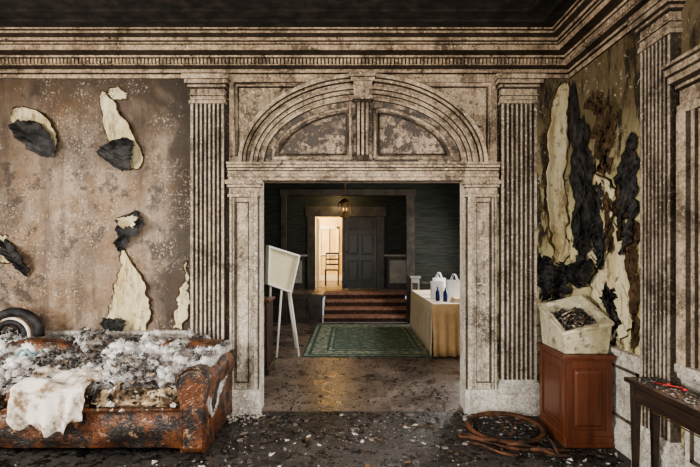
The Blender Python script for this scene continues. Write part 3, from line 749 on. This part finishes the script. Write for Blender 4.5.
w=MB(); w.box(-2.6,1.2,15.6,15.7,LZ,HZ,WARM); w.obj('wall_far')
w=MB(); w.box(-2.7,-2.6,LY+.15,15.7,LZ,HZ,WARM); w.box(1.2,1.3,LY+.15,15.7,LZ,HZ,WARM); w.obj('wall_far_side')
w=MB(); w.box(-2.7,2.6,HY+.15,15.7,HZ,HZ+.1,WARM); w.obj('ceiling_far')
w=MB()
for q in ((-1.05,-.98,LZ,2.4),(-.45,-.38,LZ,2.4),(-1.05,-.38,2.33,2.4),(-.98,-.45,1.45,1.49),(-.73,-.70,1.0,2.33)): w.box(q[0],q[1],15.54,15.6,q[2],q[3],OFFW)
w.box(-2.6,1.2,15.56,15.6,LZ,LZ+.18,OFFW); w.box(-2.6,1.2,15.57,15.6,LZ+.85,LZ+.9,OFFW)
w.obj('trim_15')
ch=empty('side_chair'); w=MB()
X,Y=-.52,13.4
for a,b in ((-.18,-.18),(.18,-.18)): w.tube([(X+a,Y+b,LZ),(X+a,Y+b,LZ+.45)],[.012,.018],WOODD,8)
for a in (-.18,.18): w.tube([(X+a,Y+.22,LZ),(X+a,Y+.18,LZ+.45),(X+a,Y+.24,LZ+.95)],.016,WOODD,8)
w.box(X-.2,X+.2,Y-.2,Y+.2,LZ+.43,LZ+.47,WOODD)
for z in (.6,.75,.92): w.box(X-.18,X+.18,Y+.19,Y+.23,LZ+z-.025,LZ+z+.025,WOODD)
w.obj('frame',ch,bevel=.003)
w=MB(); w.box(-.73,1.5,7.07,10.15,0.0,.012,GREEN2)
def band(x0,x1,y0,y1,t,z,m):
    for q in ((x0,x1,y0,y0+t),(x0,x1,y1-t,y1),(x0,x0+t,y0+t,y1-t),(x1-t,x1,y0+t,y1-t)): w.box(*q,.012,z,m)
band(-.70,1.47,7.10,10.12,.05,.014,GREEN3); band(-.60,1.37,7.22,10.0,.22,.014,GREEN3); band(-.34,1.11,7.5,9.7,.05,.014,GREEN3)
w.box(-.27,1.04,7.57,9.63,.012,.014,GREEN)
w.obj('green_rug')
tbl=empty('draped_buffet_table')
w=MB(); X0,X1,Y0,Y1,TZ=1.25,2.15,7.05,9.5,.80
def skirt(pts,mat,flare=.03):
    w.grid(lambda u,v:(pts[0][0]+(pts[1][0]-pts[0][0])*u+ (flare*v*(1+math.sin(u*40)))*pts[2][0], pts[0][1]+(pts[1][1]-pts[0][1])*u+(flare*v*(1+math.sin(u*40)))*pts[2][1],TZ-(TZ-.02)*v),60,6,mat)
skirt(((X0,Y0),(X1,Y0),(0,-1)),TCLOTH); skirt(((X0,Y0),(X0,Y1),(-1,0)),TCLOTHW,.02); skirt(((X1,Y0),(X1,Y1),(1,0)),TCLOTH); skirt(((X0,Y1),(X1,Y1),(0,1)),TCLOTH)
w.box(X0,X1,Y0,Y1,TZ-.005,TZ+.006,TCLOTHW); w.obj('tablecloth',tbl,solid=.003,recalc=False)
w=MB(); w.box(X0+.02,X1-.02,Y0+.02,Y1-.02,TZ-.04,TZ-.01,WOODD)
for x in (X0+.08,X1-.08):
    for y in (Y0+.08,Y1-.08): w.box(x-.02,x+.02,y-.02,y+.02,.015,TZ-.03,WOODD)
w.obj('table_frame',tbl)
def bag(x,y,s,h,mat):
    w=MB(); z=TZ+.012; d=s*.5
    lo=[(x-s,y-d,z),(x+s,y-d,z),(x+s,y+d,z),(x-s,y+d,z)]; hi=[(x-s*1.02,y-d*.9,z+h),(x+s*1.02,y-d*.9,z+h),(x+s*1.02,y+d*.9,z+h),(x-s*1.02,y+d*.9,z+h)]
    w.loft([lo,hi],mat,True,False); w.add(lo,[(0,1,2,3)],mat)
    for yy in (-d*.9,d*.9): w.tube([(x-s*.45+s*.9*i/10,y+yy,z+h-.01+.11*math.sin(math.pi*i/10)) for i in range(11)],.005,mat,6)
    w.obj('gift_bag',solid=.003)
bag(1.47,7.9,.10,.28,PAPERW); bag(1.73,7.75,.12,.31,PAPERW); bag(1.62,8.5,.11,.30,PAPERW); bag(1.98,8.1,.10,.28,OFFW)
for x,y in ((1.40,7.45),(1.50,7.35)):
    w=MB(); z=TZ+.010; w.lathe(x,y,[(.0,z),(.032,z),(.034,z+.01),(.034,z+.14),(.014,z+.18),(.013,z+.22),(.0,z+.222)],BLUE,14); w.obj('blue_bottle')
w=MB(); w.box(1.60,2.0,7.2,7.5,TZ+.009,TZ+.035,OFFW); w.box(1.62,1.96,7.22,7.48,TZ+.035,TZ+.07,TCLOTH); w.obj('stack_of_brochures',bevel=.003)
vb=empty('portable_voting_booth')
w=MB()
P=[(-1.25,6.95,1.11),(-.94,7.30,.95),(-.81,7.32,1.54),(-1.235,6.95,1.69)]
out=[Vector(p) for p in P]; nrm=(out[1]-out[0]).cross(out[3]-out[0]).normalized()
if nrm.y>0: nrm=-nrm
back=[p-nrm*.03 for p in out]; w.loft([[tuple(p) for p in back],[tuple(p) for p in out]],PANEL,True,True)
cen=sum(out,Vector())/4
for i in range(4):
    a=out[i];b=out[(i+1)%4]; ai=a+(cen-a)*.10; bi=b+(cen-b)*.10
    w.hexa([tuple(a),tuple(b),tuple(bi),tuple(ai)],[tuple(q+nrm*.05) for q in (a,b,bi,ai)],OFFW)
w.obj('case',vb)
w=MB()
for a,b in (((-.94,7.28,1.0),(-.77,7.05,0.01)),((-1.05,7.15,1.02),(-1.10,7.0,0.01)),((-1.2,7.05,1.12),(-1.30,7.5,0.01)),((-.98,7.3,1.05),(-.90,7.7,0.01))): w.tube([a,b],.018,OFFW,8)
w.obj('legs',vb)
w=MB(); w.box(-1.55,-1.07,6.05,6.5,.06,.94,WOODD); w.box(-1.58,-1.04,6.02,6.53,.94,.97,WOOD); w.box(-1.57,-1.05,6.03,6.52,0,.08,WOODD)
for z in (.12,.39,.66): w.box(-1.52,-1.10,6.035,6.05,z,z+.24,WOOD); w.box(-1.34,-1.25,6.02,6.035,z+.11,z+.13,BRASS)
w.obj('chest_of_drawers',bevel=.006)
ln=empty('hanging_lantern'); w=MB(); lx,ly,lz=-.10,9.2,2.42
for k in range(6):
    a=k*math.pi/3; b=a+math.pi/3
    w.tube([(lx+.09*math.cos(a),ly+.09*math.sin(a),lz-.15),(lx+.13*math.cos(a),ly+.13*math.sin(a),lz+.12)],.008,BRASS,6)
    for r,z in ((.09,-.15),(.13,.12)): w.tube([(lx+r*math.cos(a),ly+r*math.sin(a),lz+z),(lx+r*math.cos(b),ly+r*math.sin(b),lz+z)],.009,BRASS,6)
w.lathe(lx,ly,[(.13,lz+.12),(.07,lz+.18),(.02,lz+.22),(.015,lz+.26)],BRASS,6,False); w.lathe(lx,ly,[(.01,lz-.19),(.03,lz-.17),(.08,lz-.15)],BRASS,6,False)
w.tube([(lx,ly,lz+.25),(lx,ly,HZ)],.007,BRASS,6); w.obj('frame',ln)
t=NT('candle_bulb'); t.b.inputs['Emission Color'].default_value=(1,.5,.15,1); t.b.inputs['Emission Strength'].default_value=1.5; BULB=t.done((1,.6,.3))
w=MB()
for dx in (-.03,.03): w.lathe(lx+dx,ly,[(.004,lz-.03),(.009,lz),(.007,lz+.02),(.001,lz+.035)],BULB,8)
w.lathe(lx,ly,[(.03,lz-.12),(.035,lz-.1),(.03,lz-.04)],BRASS,8)
w.obj('bulbs',ln)

# ------------------------------------------------------------ lights
def area(name,loc,tgt,sx,sy,e,col=(1,1,1)):
    l=bpy.data.lights.new(name,'AREA'); l.shape='RECTANGLE'; l.size=sx; l.size_y=sy; l.energy=e; l.color=col
    o=bpy.data.objects.new(name,l); o.location=loc; o.rotation_euler=(Vector(tgt)-Vector(loc)).to_track_quat('-Z','Y').to_euler()
    bpy.context.collection.objects.link(o)
area('rear_window_daylight',(-.5,YR-.3,1.7),(-.5,4,1.0),4.0,2.0,270,(1,.96,.90))
area('side_window_daylight',(XR+.35,1.9,1.8),(-2,4.0,1.0),1.6,1.6,260,(1,.96,.90))
area('left_relief_light',(XL-.35,1.9,1.9),(1.5,4.2,1.4),2.0,2.2,380,(1,.96,.89))  # added light from the left, rakes across flutes and mouldings
area('hall_window_daylight',(HX1+.25,8.3,1.8),(0,7.8,.4),2.1,1.7,160,(1,.96,.92))
def point(name,loc,e,col,r=.1):
    l=bpy.data.lights.new(name,'POINT'); l.energy=e; l.color=col; l.shadow_soft_size=r
    o=bpy.data.objects.new(name,l); o.location=loc; bpy.context.collection.objects.link(o)
point('far_room_lamp',(-1.6,14.3,2.5),300,(1,.80,.50),.15)
point('landing_lamp',(-.3,11.7,2.9),26,(1,.72,.40),.1)
point('hall_fill_light',(-0.3,6.0,2.95),60,(1,.88,.72),.15)  # unseen fill without fixture, added to brighten table front and left skirt
point('lantern_glow',(lx,ly,lz),.7,(1,.6,.25),.04)
W=bpy.data.worlds.new('World'); bpy.context.scene.world=W; W.use_nodes=True
W.node_tree.nodes['Background'].inputs[0].default_value=(.85,.9,1,1); W.node_tree.nodes['Background'].inputs[1].default_value=.6

cam=bpy.data.cameras.new('camera'); co=bpy.data.objects.new('camera',cam); bpy.context.collection.objects.link(co)
co.location=(0,0,CZ); co.rotation_euler=(math.radians(90),0,0); cam.sensor_width=36; cam.lens=F/700*36; cam.shift_y=16.5/700; cam.clip_start=.05
bpy.context.scene.camera=co
try:
    bpy.context.scene.view_settings.view_transform='AgX'; bpy.context.scene.view_settings.look='AgX - Medium High Contrast'
except Exception as e: print(e)
